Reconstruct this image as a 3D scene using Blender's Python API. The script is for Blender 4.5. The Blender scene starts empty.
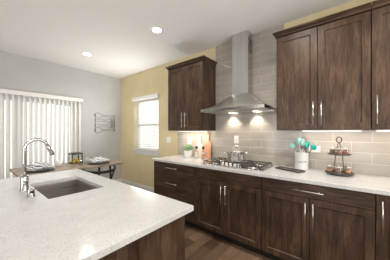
import bpy, bmesh, math, random
from mathutils import Vector, Matrix
random.seed(7)
sc = bpy.context.scene
COL = sc.collection
PI = math.pi

# ------------------------------------------------------------------ camera, world, big lights, exposure
YW, XL, ZC = 2.61, -4.604, 2.743           # kitchen wall, blinds wall, ceiling
XR, YF = 2.6, -3.2                         # unseen right and front walls
cam = bpy.data.cameras.new('camera'); cam_o = bpy.data.objects.new('camera', cam); COL.objects.link(cam_o)
fw = Vector((-.628, .778, 0)).normalized(); rt = Vector((fw.y, -fw.x, 0)); up = Vector((0, 0, 1))
cam_o.matrix_world = Matrix(((rt.x, up.x, -fw.x, 0), (rt.y, up.y, -fw.y, 0), (rt.z, up.z, -fw.z, 1.35), (0, 0, 0, 1)))
cam.sensor_width = 36; cam.lens = 188 / 390 * 36; cam.shift_y = 2 / 390; cam.clip_start = .05
sc.camera = cam_o

w = bpy.data.worlds.new('daylight'); sc.world = w; w.use_nodes = True
wb = w.node_tree.nodes['Background']; wb.inputs[0].default_value = (1, .99, .97, 1); wb.inputs[1].default_value = 1.5

def area(name, loc, rot, sx, sy, power, col):
    l = bpy.data.lights.new(name, 'AREA'); l.shape = 'RECTANGLE'; l.size = sx; l.size_y = sy
    l.energy = power; l.color = col
    o = bpy.data.objects.new(name, l); o.location = loc; o.rotation_euler = rot; COL.objects.link(o); return o
# added fill lamps, out of view, standing in for daylight from the living side
area('rear_fill_light', (-1.0, YF + .06, 1.35), (PI / 2 + .15, 0, 0), 3.4, 1.9, 42, (1, .985, .965))
area('side_fill_light', (XR - .06, .55, 1.4), (0, PI / 2 + .95, 0), 1.0, 2.2, 165, (1, .98, .955))  # added to lift ceiling and counter; this wall has no window
area('daylight_through_vertical_blind', (XL + .17, .65, 1.1), (0, -PI / 2 - .3, 0), .15, 1.8, 1.5, (1, .99, .975))
area('daylight_through_kitchen_window', (-3.53, YW - .10, 1.6), (-PI / 2 - .5, 0, 0), .8, .12, 15, (1, .99, .975))
sc.view_settings.view_transform = 'Standard'; sc.view_settings.look = 'None'
sc.view_settings.gamma = 1; sc.view_settings.use_curve_mapping = False
sc.view_settings.exposure = 0.1
sc.cycles.use_denoising = True
sc.cycles.max_bounces = 10; sc.cycles.diffuse_bounces = 6; sc.cycles.transparent_max_bounces = 16
sc.cycles.sample_clamp_indirect = 6

# ------------------------------------------------------------------ materials
def mat(name, col, rough=.5, metal=0, **kw):
    m = bpy.data.materials.new(name); m.use_nodes = True
    b = m.node_tree.nodes['Principled BSDF']
    b.inputs['Base Color'].default_value = (*col, 1); b.inputs['Roughness'].default_value = rough
    b.inputs['Metallic'].default_value = metal
    for k, v in kw.items():
        b.inputs[k.replace('_', ' ')].default_value = v
    return m
def nt(m): return m.node_tree.nodes, m.node_tree.links, m.node_tree.nodes['Principled BSDF']
def pos_map(N, L, scale, rot=(0, 0, 0), loc=(0, 0, 0)):
    g = N.new('ShaderNodeNewGeometry'); mp = N.new('ShaderNodeMapping')
    mp.inputs['Scale'].default_value = scale; mp.inputs['Rotation'].default_value = rot; mp.inputs['Location'].default_value = loc
    L.new(g.outputs['Position'], mp.inputs['Vector']); return mp
def ramp(N, stops):
    r = N.new('ShaderNodeValToRGB'); e = r.color_ramp.elements
    e[0].position, e[0].color = stops[0][0], (*stops[0][1], 1); e[1].position, e[1].color = stops[-1][0], (*stops[-1][1], 1)
    for p, c in stops[1:-1]:
        x = e.new(p); x.color = (*c, 1)
    return r
def noise(N, L, mp, sc_, det=6, ro=.6, dist=0):
    n = N.new('ShaderNodeTexNoise'); n.inputs['Scale'].default_value = sc_; n.inputs['Detail'].default_value = det
    n.inputs['Roughness'].default_value = ro; n.inputs['Distortion'].default_value = dist
    L.new(mp.outputs[0], n.inputs['Vector']); return n
def bump(N, L, b, src, strength, dist=.01):
    bp = N.new('ShaderNodeBump'); bp.inputs['Strength'].default_value = strength; bp.inputs['Distance'].default_value = dist
    L.new(src, bp.inputs['Height']); L.new(bp.outputs[0], b.inputs['Normal'])
def noisy(name, stops, scale=(1, 1, 1), sc_=5, rough=.5, metal=0, det=6, bmp=0, dist=0, **kw):
    m = mat(name, stops[0][1], rough, metal, **kw); N, L, b = nt(m)
    mp = pos_map(N, L, scale); n = noise(N, L, mp, sc_, det, .6, dist); r = ramp(N, stops)
    L.new(n.outputs[0], r.inputs[0]); L.new(r.outputs[0], b.inputs['Base Color'])
    if bmp: bump(N, L, b, n.outputs[0], bmp)
    return m
def wood(name, scale, dark, mid, light, rough=.38):
    m = mat(name, mid, rough); N, L, b = nt(m)
    n1 = noise(N, L, pos_map(N, L, scale), 1, 8, .65, 1.2)
    n2 = noise(N, L, pos_map(N, L, tuple(s ** .5 * 1.3 for s in scale), loc=(3, 1, 7)), 1, 4, .6, .6)
    mx = N.new('ShaderNodeMath'); mx.operation = 'MULTIPLY_ADD'; mx.inputs[1].default_value = .55
    sub = N.new('ShaderNodeMath'); sub.operation = 'MULTIPLY'; sub.inputs[1].default_value = .45
    L.new(n2.outputs[0], sub.inputs[0]); L.new(n1.outputs[0], mx.inputs[0]); L.new(sub.outputs[0], mx.inputs[2])
    r = ramp(N, [(.36, dark), (.5, mid), (.66, light)]); b.inputs['Specular IOR Level'].default_value = .28
    L.new(mx.outputs[0], r.inputs[0]); L.new(r.outputs[0], b.inputs['Base Color'])
    bump(N, L, b, n1.outputs[0], .06, .004)
    return m
WD, WM, WLT = (.022, .0115, .0065), (.060, .0340, .0205), (.128, .078, .048)
M = {}
M['wood_v'] = wood('dark_wood_upright_grain', (55, 55, 4), WD, WM, WLT)
M['wood_h'] = wood('dark_wood_level_grain', (4, 55, 55), WD, WM, WLT)
M['toe'] = mat('toe_kick_black', (.012, .010, .009), .6)
M['yellow'] = noisy('yellow_paint', [(.4, (.71, .60, .37)), (.6, (.74, .63, .39))], sc_=3, rough=.8, Specular_IOR_Level=.25)
M['greige'] = noisy('grey_paint', [(.4, (.49, .495, .485)), (.6, (.51, .515, .505))], sc_=3, rough=.8, Specular_IOR_Level=.25)
M['ceiling'] = noisy('ceiling_paint', [(.4, (.83, .825, .81)), (.6, (.85, .845, .83))], sc_=40, rough=.85, bmp=.05)
M['white'] = mat('white_trim_paint', (.80, .79, .77), .4)
M['plastic'] = mat('white_plastic', (.82, .82, .81), .3)
M['chrome'] = mat('polished_chrome', (.50, .49, .475), .12, 1)
M['pot'] = mat('satin_pot_steel', (.78, .77, .75), .2, 1)
M['nickel'] = mat('satin_nickel', (.66, .64, .61), .3, 1)
M['steel'] = noisy('brushed_steel_dim', [(.35, (.56, .55, .53)), (.65, (.66, .65, .63))], (60, 60, 1), 1, .16, 1)  # darker copy of the hood steel, dimmer reflections put into the colour
M['steel_h'] = noisy('brushed_steel_level_bright', [(.35, (.80, .785, .76)), (.65, (.90, .885, .86))], (2, 2, 120), 1, .33, 1)  # lighter copy for the canopy, brighter reflections put into the colour
M['sink'] = noisy('dark_brushed_sink_steel', [(.35, (.29, .265, .24)), (.65, (.50, .465, .43))], (2, 2, 60), 1, .38, .7)
M['iron'] = mat('cast_iron_black', (.035, .033, .031), .4)
M['blackmetal'] = mat('black_painted_metal', (.010, .010, .010), .55)
M['bronze'] = mat('dark_wire_metal', (.06, .055, .05), .4, .8)
M['wire'] = mat('grey_wire_metal', (.20, .195, .185), .5, .3)
M['black'] = mat('black_plastic', (.012, .012, .012), .35)
M['glass'] = mat('clear_glass', (1, 1, 1), .02, 0, Transmission_Weight=1.0, IOR=1.45)
M['ceramic'] = mat('white_ceramic', (.80, .79, .77), .18)
M['ceramic_grey'] = mat('grey_stoneware', (.42, .44, .45), .3)
M['slate'] = noisy('dark_slate', [(.3, (.035, .034, .033)), (.7, (.075, .072, .07))], sc_=60, rough=.3)
M['teal'] = mat('teal_silicone', (.02, .42, .36), .4)
M['mint'] = mat('mint_silicone', (.30, .66, .62), .4)
M['soil'] = noisy('potting_soil', [(.3, (.02, .014, .01)), (.7, (.05, .035, .025))], sc_=150, rough=.9)
M['leaf'] = noisy('fresh_green_leaf', [(.3, (.03, .16, .035)), (.7, (.10, .36, .09))], sc_=60, rough=.5)
M['board'] = wood('warm_pink_cutting_board_wood', (60, 60, 5), (.50, .23, .15), (.62, .32, .215), (.72, .42, .30), .4)
M['board2'] = wood('pale_pink_cutting_board_wood', (60, 60, 5), (.60, .42, .32), (.70, .52, .42), (.78, .61, .51), .45)
M['utensil_wood'] = wood('beech_wood', (60, 60, 6), (.38, .25, .14), (.48, .33, .2), (.55, .4, .26), .5)
M['tabletop'] = wood('weathered_table_wood', (50, 5, 50), (.16, .115, .08), (.30, .23, .175), (.42, .34, .27), .5)
M['boxwood'] = wood('dark_box_wood', (60, 60, 60), (.05, .04, .03), (.10, .08, .06), (.16, .13, .10), .5)
M['frost'] = mat('frosted_cake_pink', (.42, .16, .15), .5)
M['choc'] = mat('chocolate_crumb', (.22, .11, .08), .6)
M['pastry'] = noisy('baked_pastry', [(.3, (.34, .13, .05)), (.7, (.62, .32, .14))], sc_=80, rough=.6)
M['lemon'] = mat('lemon_yellow', (.80, .50, .04), .4)
M['clothblue'] = None
M['placemat'] = noisy('charcoal_woven_mat', [(.3, (.02, .022, .026)), (.7, (.05, .052, .058))], sc_=200, rough=.8)
M['lens'] = mat('lit_lamp_lens', (1, 1, 1), .5); nt(M['lens'])[2].inputs['Emission Color'].default_value = (1, .95, .86, 1); nt(M['lens'])[2].inputs['Emission Strength'].default_value = 9
M['strip'] = mat('lit_strip_diffuser', (1, 1, 1), .5); nt(M['strip'])[2].inputs['Emission Color'].default_value = (1, .88, .74, 1); nt(M['strip'])[2].inputs['Emission Strength'].default_value = 3
M['brass_line'] = mat('dark_ink', (.05, .045, .04), .6)

def striped_cloth():
    m = mat('blue_striped_cloth', (.6, .62, .64), .85); N, L, b = nt(m)
    mp = pos_map(N, L, (1, 1, 1), (0, 0, .5))
    wv = N.new('ShaderNodeTexWave'); wv.inputs['Scale'].default_value = 9; wv.inputs['Distortion'].default_value = 1.5
    L.new(mp.outputs[0], wv.inputs['Vector'])
    r = ramp(N, [(.0, (.03, .045, .075)), (.28, (.22, .28, .34)), (.4, (.66, .68, .69)), (1, (.72, .73, .73))])
    L.new(wv.outputs[0], r.inputs[0]); L.new(r.outputs[0], b.inputs['Base Color']); return m
M['clothblue'] = striped_cloth()

def quartz():
    m = mat('white_speckled_quartz', (.7, .69, .67), .13); N, L, b = nt(m)
    mp = pos_map(N, L, (1, 1, 1))
    v = N.new('ShaderNodeTexVoronoi'); v.inputs['Scale'].default_value = 230; L.new(mp.outputs[0], v.inputs['Vector'])
    r = ramp(N, [(.0, (.45, .435, .415)), (.08, (.52, .515, .51)), (.25, (.575, .574, .57)), (1, (.61, .61, .605))])
    sep = N.new('ShaderNodeSeparateColor'); L.new(v.outputs['Color'], sep.inputs[0])
    L.new(sep.outputs[0], r.inputs[0])
    n = noise(N, L, mp, 9, 3); r2 = ramp(N, [(.35, (.93, .93, .93)), (.65, (1, 1, 1))]); L.new(n.outputs[0], r2.inputs[0])
    mx = N.new('ShaderNodeMix'); mx.data_type = 'RGBA'; mx.blend_type = 'MULTIPLY'; mx.inputs[0].default_value = 1
    L.new(r.outputs[0], mx.inputs[6]); L.new(r2.outputs[0], mx.inputs[7]); L.new(mx.outputs[2], b.inputs['Base Color'])
    return m
M['quartz'] = quartz()

def tile():
    m = mat('glossy_grey_subway_tile', (.4, .38, .35), .12); N, L, b = nt(m)
    g = N.new('ShaderNodeNewGeometry'); s = N.new('ShaderNodeSeparateXYZ'); L.new(g.outputs['Position'], s.inputs[0])
    ax = N.new('ShaderNodeMath'); ax.inputs[1].default_value = 10 + .04; L.new(s.outputs[0], ax.inputs[0])
    az = N.new('ShaderNodeMath'); az.inputs[1].default_value = -.914; L.new(s.outputs[2], az.inputs[0])
    c = N.new('ShaderNodeCombineXYZ'); L.new(ax.outputs[0], c.inputs[0]); L.new(az.outputs[0], c.inputs[1])
    br = N.new('ShaderNodeTexBrick'); br.offset = .5
    for k, v in (('Scale', 1), ('Mortar Size', .0022), ('Mortar Smooth', .1), ('Bias', 0), ('Brick Width', .32), ('Row Height', .11)):
        br.inputs[k].default_value = v
    br.inputs['Color1'].default_value = (.40, .365, .318, 1); br.inputs['Color2'].default_value = (.44, .40, .352, 1)
    br.inputs['Mortar'].default_value = (.60, .57, .52, 1)
    L.new(c.outputs[0], br.inputs['Vector']); 
    n = noise(N, L, pos_map(N, L, (3, 3, 9)), 2, 3); r2 = ramp(N, [(.3, (.90, .90, .90)), (.7, (1, 1, 1))]); L.new(n.outputs[0], r2.inputs[0])
    mx = N.new('ShaderNodeMix'); mx.data_type = 'RGBA'; mx.blend_type = 'MULTIPLY'; mx.inputs[0].default_value = 1
    L.new(br.outputs[0], mx.inputs[6]); L.new(r2.outputs[0], mx.inputs[7]); L.new(mx.outputs[2], b.inputs['Base Color'])
    inv = N.new('ShaderNodeMath'); inv.operation = 'SUBTRACT'; inv.inputs[0].default_value = 1; L.new(br.outputs['Fac'], inv.inputs[1])
    bump(N, L, b, inv.outputs[0], .4, .002)
    return m
M['tile'] = tile()

def floor_mat():
    m = mat('dark_plank_floor', (.08, .05, .035), .32); N, L, b = nt(m)
    mp = pos_map(N, L, (1, 1, 1), (0, 0, PI / 2), (20, 20, 0))
    br = N.new('ShaderNodeTexBrick'); br.offset = .37
    for k, v in (('Scale', 1), ('Mortar Size', .0018), ('Mortar Smooth', .1), ('Bias', 0), ('Brick Width', 1.3), ('Row Height', .127)):
        br.inputs[k].default_value = v
    br.inputs['Color1'].default_value = (.07, .043, .027, 1); br.inputs['Color2'].default_value = (.31, .20, .13, 1)
    br.inputs['Mortar'].default_value = (.01, .007, .005, 1); L.new(mp.outputs[0], br.inputs['Vector'])
    n = noise(N, L, pos_map(N, L, (45, 3, 45)), 1, 8, .65, .8); r = ramp(N, [(.3, (.55, .55, .55)), (.7, (1.15, 1.12, 1.1))])
    L.new(n.outputs[0], r.inputs[0])
    mx = N.new('ShaderNodeMix'); mx.data_type = 'RGBA'; mx.blend_type = 'MULTIPLY'; mx.inputs[0].default_value = 1
    L.new(br.outputs[0], mx.inputs[6]); L.new(r.outputs[0], mx.inputs[7]); L.new(mx.outputs[2], b.inputs['Base Color'])
    return m
M['floor'] = floor_mat()

def vane_mat(name, col, trans):
    m = bpy.data.materials.new(name); m.use_nodes = True; N, L = m.node_tree.nodes, m.node_tree.links
    b = N['Principled BSDF']; out = N['Material Output']
    b.inputs['Base Color'].default_value = (*col, 1); b.inputs['Roughness'].default_value = .6
    t = N.new('ShaderNodeBsdfTranslucent'); t.inputs[0].default_value = (*col, 1)
    mx = N.new('ShaderNodeMixShader'); mx.inputs[0].default_value = trans
    L.new(b.outputs[0], mx.inputs[1]); L.new(t.outputs[0], mx.inputs[2]); L.new(mx.outputs[0], out.inputs[0]); return m
M['vane'] = vane_mat('translucent_white_vane', (.80, .79, .77), .15)
M['slat'] = vane_mat('white_blind_slat', (.88, .86, .82), .5)

def grazing(N, L):
    w_ = N.new('ShaderNodeLayerWeight'); w_.inputs[0].default_value = .5
    p = N.new('ShaderNodeMath'); p.operation = 'POWER'; p.inputs[1].default_value = 4; L.new(w_.outputs['Facing'], p.inputs[0])
    q = N.new('ShaderNodeMath'); q.operation = 'MULTIPLY_ADD'; q.inputs[1].default_value = .6; q.inputs[2].default_value = .04; L.new(p.outputs[0], q.inputs[0])
    return q
def pane_mat():
    m = bpy.data.materials.new('window_glass'); m.use_nodes = True; N, L = m.node_tree.nodes, m.node_tree.links
    N.remove(N['Principled BSDF']); t = N.new('ShaderNodeBsdfTransparent'); t.inputs[0].default_value = (.95, .97, .96, 1)
    g = N.new('ShaderNodeBsdfGlossy'); g.inputs['Roughness'].default_value = .02
    f = grazing(N, L); mx = N.new('ShaderNodeMixShader')
    L.new(f.outputs[0], mx.inputs[0]); L.new(t.outputs[0], mx.inputs[1]); L.new(g.outputs[0], mx.inputs[2])
    L.new(mx.outputs[0], N['Material Output'].inputs[0]); return m
M['pane'] = pane_mat()
def jar_glass():
    m = bpy.data.materials.new('thin_jar_glass'); m.use_nodes = True; N, L = m.node_tree.nodes, m.node_tree.links
    N.remove(N['Principled BSDF']); t = N.new('ShaderNodeBsdfTransparent'); t.inputs[0].default_value = (.93, .95, .95, 1)
    g = N.new('ShaderNodeBsdfGlossy'); g.inputs['Roughness'].default_value = .03
    f = grazing(N, L); mx = N.new('ShaderNodeMixShader')
    L.new(f.outputs[0], mx.inputs[0]); L.new(t.outputs[0], mx.inputs[1]); L.new(g.outputs[0], mx.inputs[2])
    L.new(mx.outputs[0], N['Material Output'].inputs[0]); return m
M['thinglass'] = jar_glass()

# ------------------------------------------------------------------ helpers
def NB(): return bmesh.new()
def box(bm, x0, x1, y0, y1, z0, z1):
    v = [bm.verts.new((x, y, z)) for x in (x0, x1) for y in (y0, y1) for z in (z0, z1)]
    for f in ((0, 1, 3, 2), (4, 6, 7, 5), (0, 4, 5, 1), (2, 3, 7, 6), (0, 2, 6, 4), (1, 5, 7, 3)):
        bm.faces.new([v[i] for i in f])
    return bm
def lathe(bm, c, prof, n=28, axis='z'):
    """prof: (radius, height) list along the axis"""
    rings = []
    for r, h in prof:
        ring = []
        if r < 1e-6: ring = [bm.verts.new(_ax(c, 0, 0, h, axis))]
        else: ring = [bm.verts.new(_ax(c, r * math.cos(2 * PI * i / n), r * math.sin(2 * PI * i / n), h, axis)) for i in range(n)]
        rings.append(ring)
    for a, b in zip(rings, rings[1:]):
        if len(a) == 1 and len(b) == 1: continue
        for i in range(n):
            j = (i + 1) % n
            f = [a[0], b[j], b[i]] if len(a) == 1 else [a[i], a[j], b[0]] if len(b) == 1 else [a[i], a[j], b[j], b[i]]
            try: bm.faces.new(f).smooth = True
            except ValueError: pass
    return bm
def _ax(c, a, b, h, axis):
    return (c[0] + a, c[1] + b, c[2] + h) if axis == 'z' else (c[0] + a, c[1] + h, c[2] + b) if axis == 'y' else (c[0] + h, c[1] + a, c[2] + b)
def tube(bm, pts, r, n=10, closed=False):
    pts = [Vector(p) for p in pts]; k = len(pts)
    rs = r if isinstance(r, (list, tuple)) else [r] * k
    rings = []; nrm = None
    for i, p in enumerate(pts):
        if closed: t = pts[(i + 1) % k] - pts[i - 1]
        else: t = pts[min(i + 1, k - 1)] - pts[max(i - 1, 0)]
        t.normalize()
        if nrm is None:
            nrm = t.cross(Vector((0, 0, 1)) if abs(t.z) < .9 else Vector((1, 0, 0))).normalized()
        nrm = (nrm - t * nrm.dot(t)).normalized(); bn = t.cross(nrm)
        rings.append([bm.verts.new(p + (nrm * math.cos(2 * PI * q / n) + bn * math.sin(2 * PI * q / n)) * rs[i]) for q in range(n)])
    pairs = list(zip(rings, rings[1:])) + ([(rings[-1], rings[0])] if closed else [])
    for a, b in pairs:
        for q in range(n):
            bm.faces.new((a[q], a[(q + 1) % n], b[(q + 1) % n], b[q])).smooth = True
    if not closed:
        bm.faces.new(rings[0][::-1]); bm.faces.new(rings[-1])
    return bm
def blob(bm, c, r, sx=1, sy=1, sz=1, sub=2):
    res = bmesh.ops.create_icosphere(bm, subdivisions=sub, radius=r)
    for v in res['verts']:
        v.co = Vector((v.co.x * sx + c[0], v.co.y * sy + c[1], v.co.z * sz + c[2]))
    for f in bm.faces: f.smooth = True
    return bm
def prism(bm, poly, y0, y1):
    """polygon of (x, z) extruded from y0 to y1"""
    a = [bm.verts.new((x, y0, z)) for x, z in poly]; b = [bm.verts.new((x, y1, z)) for x, z in poly]; n = len(poly)
    for i in range(n): bm.faces.new((a[i], a[(i + 1) % n], b[(i + 1) % n], b[i]))
    bm.faces.new(a[::-1]); bm.faces.new(b); return bm
def root_loc(p):
    while p.parent: p = p.parent
    return Vector(p.location)
def obj(name, bm, m, parent=None, bev=0, origin=None, local=False):
    bmesh.ops.recalc_face_normals(bm, faces=bm.faces)
    off = root_loc(parent) if parent else Vector(origin) if origin else Vector((0, 0, 0))
    if not local and off.length > 0: bmesh.ops.translate(bm, vec=-off, verts=bm.verts)
    me = bpy.data.meshes.new(name); bm.to_mesh(me); bm.free(); me.materials.append(M[m])
    o = bpy.data.objects.new(name, me); COL.objects.link(o)
    if parent: o.parent = parent
    elif origin: o.location = origin
    if bev:
        b = o.modifiers.new('bevel', 'BEVEL'); b.width = bev; b.segments = 2; b.limit_method = 'ANGLE'; b.angle_limit = math.radians(40)
    return o
def tag(o, label, cat, group=None):
    o['label'] = label; o['category'] = cat
    if group: o['group'] = group
    return o
def thing(name, label, cat, loc=(0, 0, 0), rotz=0, group=None):
    o = bpy.data.objects.new(name, None); COL.objects.link(o); o.empty_display_size = .05
    o.location = loc; o.rotation_euler = (0, 0, rotz); return tag(o, label, cat, group)
def struct(name, bm, m, parent=None, bev=0):
    o = obj(name, bm, m, parent, bev)
    if not parent: o['kind'] = 'structure'
    return o

# ------------------------------------------------------------------ room shell
T = .15
struct('floor', box(NB(), XL - T, XR + T, YF - T, YW + T, -.1, 0), 'floor')
struct('ceiling', box(NB(), XL - T, XR + T, YF - T, YW + T, ZC, ZC + .12), 'ceiling')
WX0, WX1, WZ0, WZ1 = -3.965, -3.10, .93, 2.10          # kitchen-wall window opening
bm = NB(); box(bm, XL - T, WX0, YW, YW + T, 0, ZC); box(bm, WX1, XR + T, YW, YW + T, 0, ZC)
box(bm, WX0, WX1, YW, YW + T, 0, WZ0); box(bm, WX0, WX1, YW, YW + T, WZ1, ZC); struct('wall_back', bm, 'yellow')
DY0, DY1, DZ1 = -.28, 1.60, 2.03                        # sliding door opening
bm = NB(); box(bm, XL - T, XL, YF - T, DY0, 0, ZC); box(bm, XL - T, XL, DY1, YW, 0, ZC); box(bm, XL - T, XL, DY0, DY1, DZ1, ZC)
struct('wall_left', bm, 'greige')
bm = NB(); box(bm, XL - T, -2.9, YF - T, YF, 0, ZC); box(bm, .9, XR + T, YF - T, YF, 0, ZC)
box(bm, -2.9, .9, YF - T, YF, 0, .35); box(bm, -2.9, .9, YF - T, YF, 2.35, ZC); struct('wall_front', bm, 'greige')
struct('wall_right', box(NB(), XR, XR + T, YF, YW, 0, ZC), 'greige')
struct('baseboard_back', box(NB(), XL, -2.46, YW - .014, YW, 0, .13), 'white', bev=.004)
bm = NB(); box(bm, XL, XL + .014, DY1 + .07, YW - .014, 0, .13); struct('baseboard_left', bm, 'white', bev=.004)
bm = NB(); box(bm, -2.527, .95, YW - .009, YW, .90, 1.38); box(bm, -1.664, -.628, YW - .009, YW, 1.38, ZC)
struct('trim_1', bm, 'tile')
# kitchen window
yg = YW + .09
bm = NB()
for a in ((WX0, WX0 + .05, WZ0, WZ1), (WX1 - .05, WX1, WZ0, WZ1), (WX0 + .05, WX1 - .05, WZ0, WZ0 + .05), (WX0 + .05, WX1 - .05, WZ1 - .05, WZ1), (WX0 + .05, WX1 - .05, 1.49, 1.53)):
    box(bm, a[0], a[1], yg - .02, yg + .03, a[2], a[3])
wn = struct('window_1', bm, 'white'); obj('pane', box(NB(), WX0 + .05, WX1 - .05, yg, yg + .006, WZ0 + .05, WZ1 - .05), 'pane', wn)
bm = NB(); box(bm, WX0 - .03, WX1 + .03, YW - .045, YW + .06, WZ0 - .022, WZ0); box(bm, WX0 - .01, WX1 + .01, YW - .016, YW, WZ0 - .10, WZ0 - .022)
struct('trim_2', bm, 'white', bev=.004)
# sliding door
xg = XL - .07; ym = (DY0 + DY1) / 2
bm = NB(); box(bm, xg - .05, xg + .06, DY0, DY0 + .05, 0, DZ1); box(bm, xg - .05, xg + .06, DY1 - .05, DY1, 0, DZ1)
box(bm, xg - .05, xg + .06, DY0 + .05, DY1 - .05, DZ1 - .05, DZ1); box(bm, xg - .05, xg + .06, DY0 + .05, DY1 - .05, 0, .04)
dr = struct('door_1', bm, 'white')
for a, b, dx in ((DY0 + .05, ym + .04, .02), (ym - .04, DY1 - .05, -.03)):
    bm = NB(); box(bm, xg + dx, xg + dx + .035, a, a + .07, .04, DZ1 - .05); box(bm, xg + dx, xg + dx + .035, b - .07, b, .04, DZ1 - .05)
    box(bm, xg + dx, xg + dx + .035, a + .07, b - .07, .04, .14); box(bm, xg + dx, xg + dx + .035, a + .07, b - .07, DZ1 - .12, DZ1 - .05)
    s = obj('sash', bm, 'white', dr); obj('pane', box(NB(), xg + dx + .014, xg + dx + .02, a + .07, b - .07, .14, DZ1 - .12), 'pane', s)
# the unseen big window behind the camera
bm = NB()
for x0, x1 in ((-2.9, -2.84), (-1.03, -.97), (.84, .9)): box(bm, x0, x1, YF - .1, YF - .04, .35, 2.35)
box(bm, -2.84, -1.03, YF - .1, YF - .04, .35, .41); box(bm, -.97, .84, YF - .1, YF - .04, .35, .41)
box(bm, -2.84, -1.03, YF - .1, YF - .04, 2.29, 2.35); box(bm, -.97, .84, YF - .1, YF - .04, 2.29, 2.35)
w2 = struct('window_2', bm, 'white')
# deck outside, so that the door does not look into nothing
bm = NB(); box(bm, XL - 4, XL - T, -4, 6, -.18, -.06); struct('ground', bm, 'white')

# ------------------------------------------------------------------ window blinds
VY0, VY1 = -.36, 1.662
vb = thing('vertical_blind', 'white vertical vane blind drawn closed over the sliding glass door', 'blind', (XL, (VY0 + VY1) / 2, 0))
bm = NB(); box(bm, XL + .012, XL + .125, VY0, VY0 + .008, 2.0, 2.072); box(bm, XL + .012, XL + .125, VY1 - .008, VY1, 2.0, 2.072)
box(bm, XL + .117, XL + .125, VY0 + .008, VY1 - .008, 2.0, 2.072); box(bm, XL, XL + .012, .2, .24, 2.02, 2.06); box(bm, XL, XL + .012, 1.3, 1.34, 2.02, 2.06); obj('valance', bm, 'white', vb)
obj('headrail', box(NB(), XL + .03, XL + .09, VY0 + .012, VY1 - .012, 2.02, 2.055), 'white', vb)
y = VY0 + .04
while y < VY1 - .02:
    bm = NB(); a = math.radians(42); n = 6; Wv = .089
    ring0, ring1 = [], []
    for i in range(n + 1):
        t = i / n - .5; sag = .006 * (1 - 4 * t * t)
        py = y + Wv * t * math.cos(a) + sag * math.sin(a); px = XL + .062 - Wv * t * math.sin(a) + sag * math.cos(a)
        ring0.append(bm.verts.new((px, py, .03))); ring1.append(bm.verts.new((px, py, 2.018)))
    for i in range(n): bm.faces.new((ring0[i], ring0[i + 1], ring1[i + 1], ring1[i])).smooth = True
    obj('vane', bm, 'vane', vb); y += .0745
hb = thing('horizontal_blind', 'white horizontal slat blind lowered over the small kitchen window', 'blind', ((WX0 + WX1) / 2, YW, 2.1))
bm = NB(); box(bm, -4.0, -3.066, YW - .055, YW, 2.075, 2.16); box(bm, -4.0, -3.066, YW - .062, YW - .055, 2.085, 2.15); obj('valance', bm, 'white', hb, bev=.004)
bm = NB(); z = 1.03
while z < 2.07:
    a = math.radians(24); hw = .024
    c, s = hw * math.cos(a), hw * math.sin(a); yc = YW - .028
    vs = [bm.verts.new(p) for p in ((-3.955, yc - c, z - s), (-3.11, yc - c, z - s), (-3.11, yc + c, z + s), (-3.955, yc + c, z + s))]
    md = [bm.verts.new((x_, yc - .001, z + .0035)) for x_ in (-3.955, -3.11)]        # each slat is slightly crowned
    bm.faces.new((vs[0], vs[1], md[1], md[0])); bm.faces.new((md[0], md[1], vs[2], vs[3]))
    z += .0415
obj('slat_panel', bm, 'slat', hb)
obj('bottom_rail', box(NB(), -3.955, -3.11, YW - .052, YW - .006, .945, .985), 'white', hb, bev=.004)
for x in (-3.82, -3.53, -3.245): obj('ladder_cord', tube(NB(), [(x, YW - .053, .96), (x, YW - .053, 2.08)], .0016, 6), 'white', hb)

# ------------------------------------------------------------------ cabinets
def bar_pull(parent, p0, p1, out=(0, -1, 0), lab=None):
    p0, p1, out = Vector(p0), Vector(p1), Vector(out)
    bm = NB(); d = (p1 - p0).normalized(); q0, q1 = p0 + out * .032, p1 + out * .032
    tube(bm, [q0, q1], .0046, 10)
    for t in (p0 + d * .035, p1 - d * .035): tube(bm, [t - out * .0, t + out * .032], .005, 8)
    o = obj('handle', bm, 'nickel', parent); o['label'] = 'satin metal bar handle'; return o
def shaker(name, parent, x0, x1, z0, z1, yf, rail=.058, m='wood_v', th=.02):
    bm = NB(); L = []
    for ins, y in ((0, yf + th), (0, yf), (rail, yf), (rail + .007, yf + .010)):
        L.append([bm.verts.new((x, y, z)) for x, z in ((x0 + ins, z0 + ins), (x1 - ins, z0 + ins), (x1 - ins, z1 - ins), (x0 + ins, z1 - ins))])
    for a, b in zip(L, L[1:]):
        for i in range(4): bm.faces.new((a[i], a[(i + 1) % 4], b[(i + 1) % 4], b[i]))
    bm.faces.new(L[0]); bm.faces.new(L[-1]); return obj(name, bm, m, parent, bev=.0015)
def slab(name, parent, x0, x1, z0, z1, yf, m='wood_h', th=.02):
    return obj(name, box(NB(), x0, x1, yf, yf + th, z0, z1), m, parent, bev=.002)
def crown(parent, x0, x1, yf, z0, left=True, right=True):
    prof = [(0, z0), (.006, z0), (.008, z0 + .012), (.018, z0 + .026), (.030, z0 + .034), (.034, z0 + .036), (.034, z0 + .048)]
    bm = NB(); R = []
    for o_, z in prof:
        xl, xr = x0 - (o_ if left else 0), x1 + (o_ if right else 0)
        R.append([bm.verts.new(p) for p in ((xl, YW - .012, z), (xl, yf - o_, z), (xr, yf - o_, z), (xr, YW - .012, z))])
    for a, b in zip(R, R[1:]):
        for i in range(4): bm.faces.new((a[i], a[(i + 1) % 4], b[(i + 1) % 4], b[i]))
    bm.faces.new(R[0]); bm.faces.new(R[-1]); return obj('crown_moulding', bm, 'wood_h', parent)
UF = 2.26; UZ0, UZ1 = 1.372, 2.43; GAP = .0025
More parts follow.
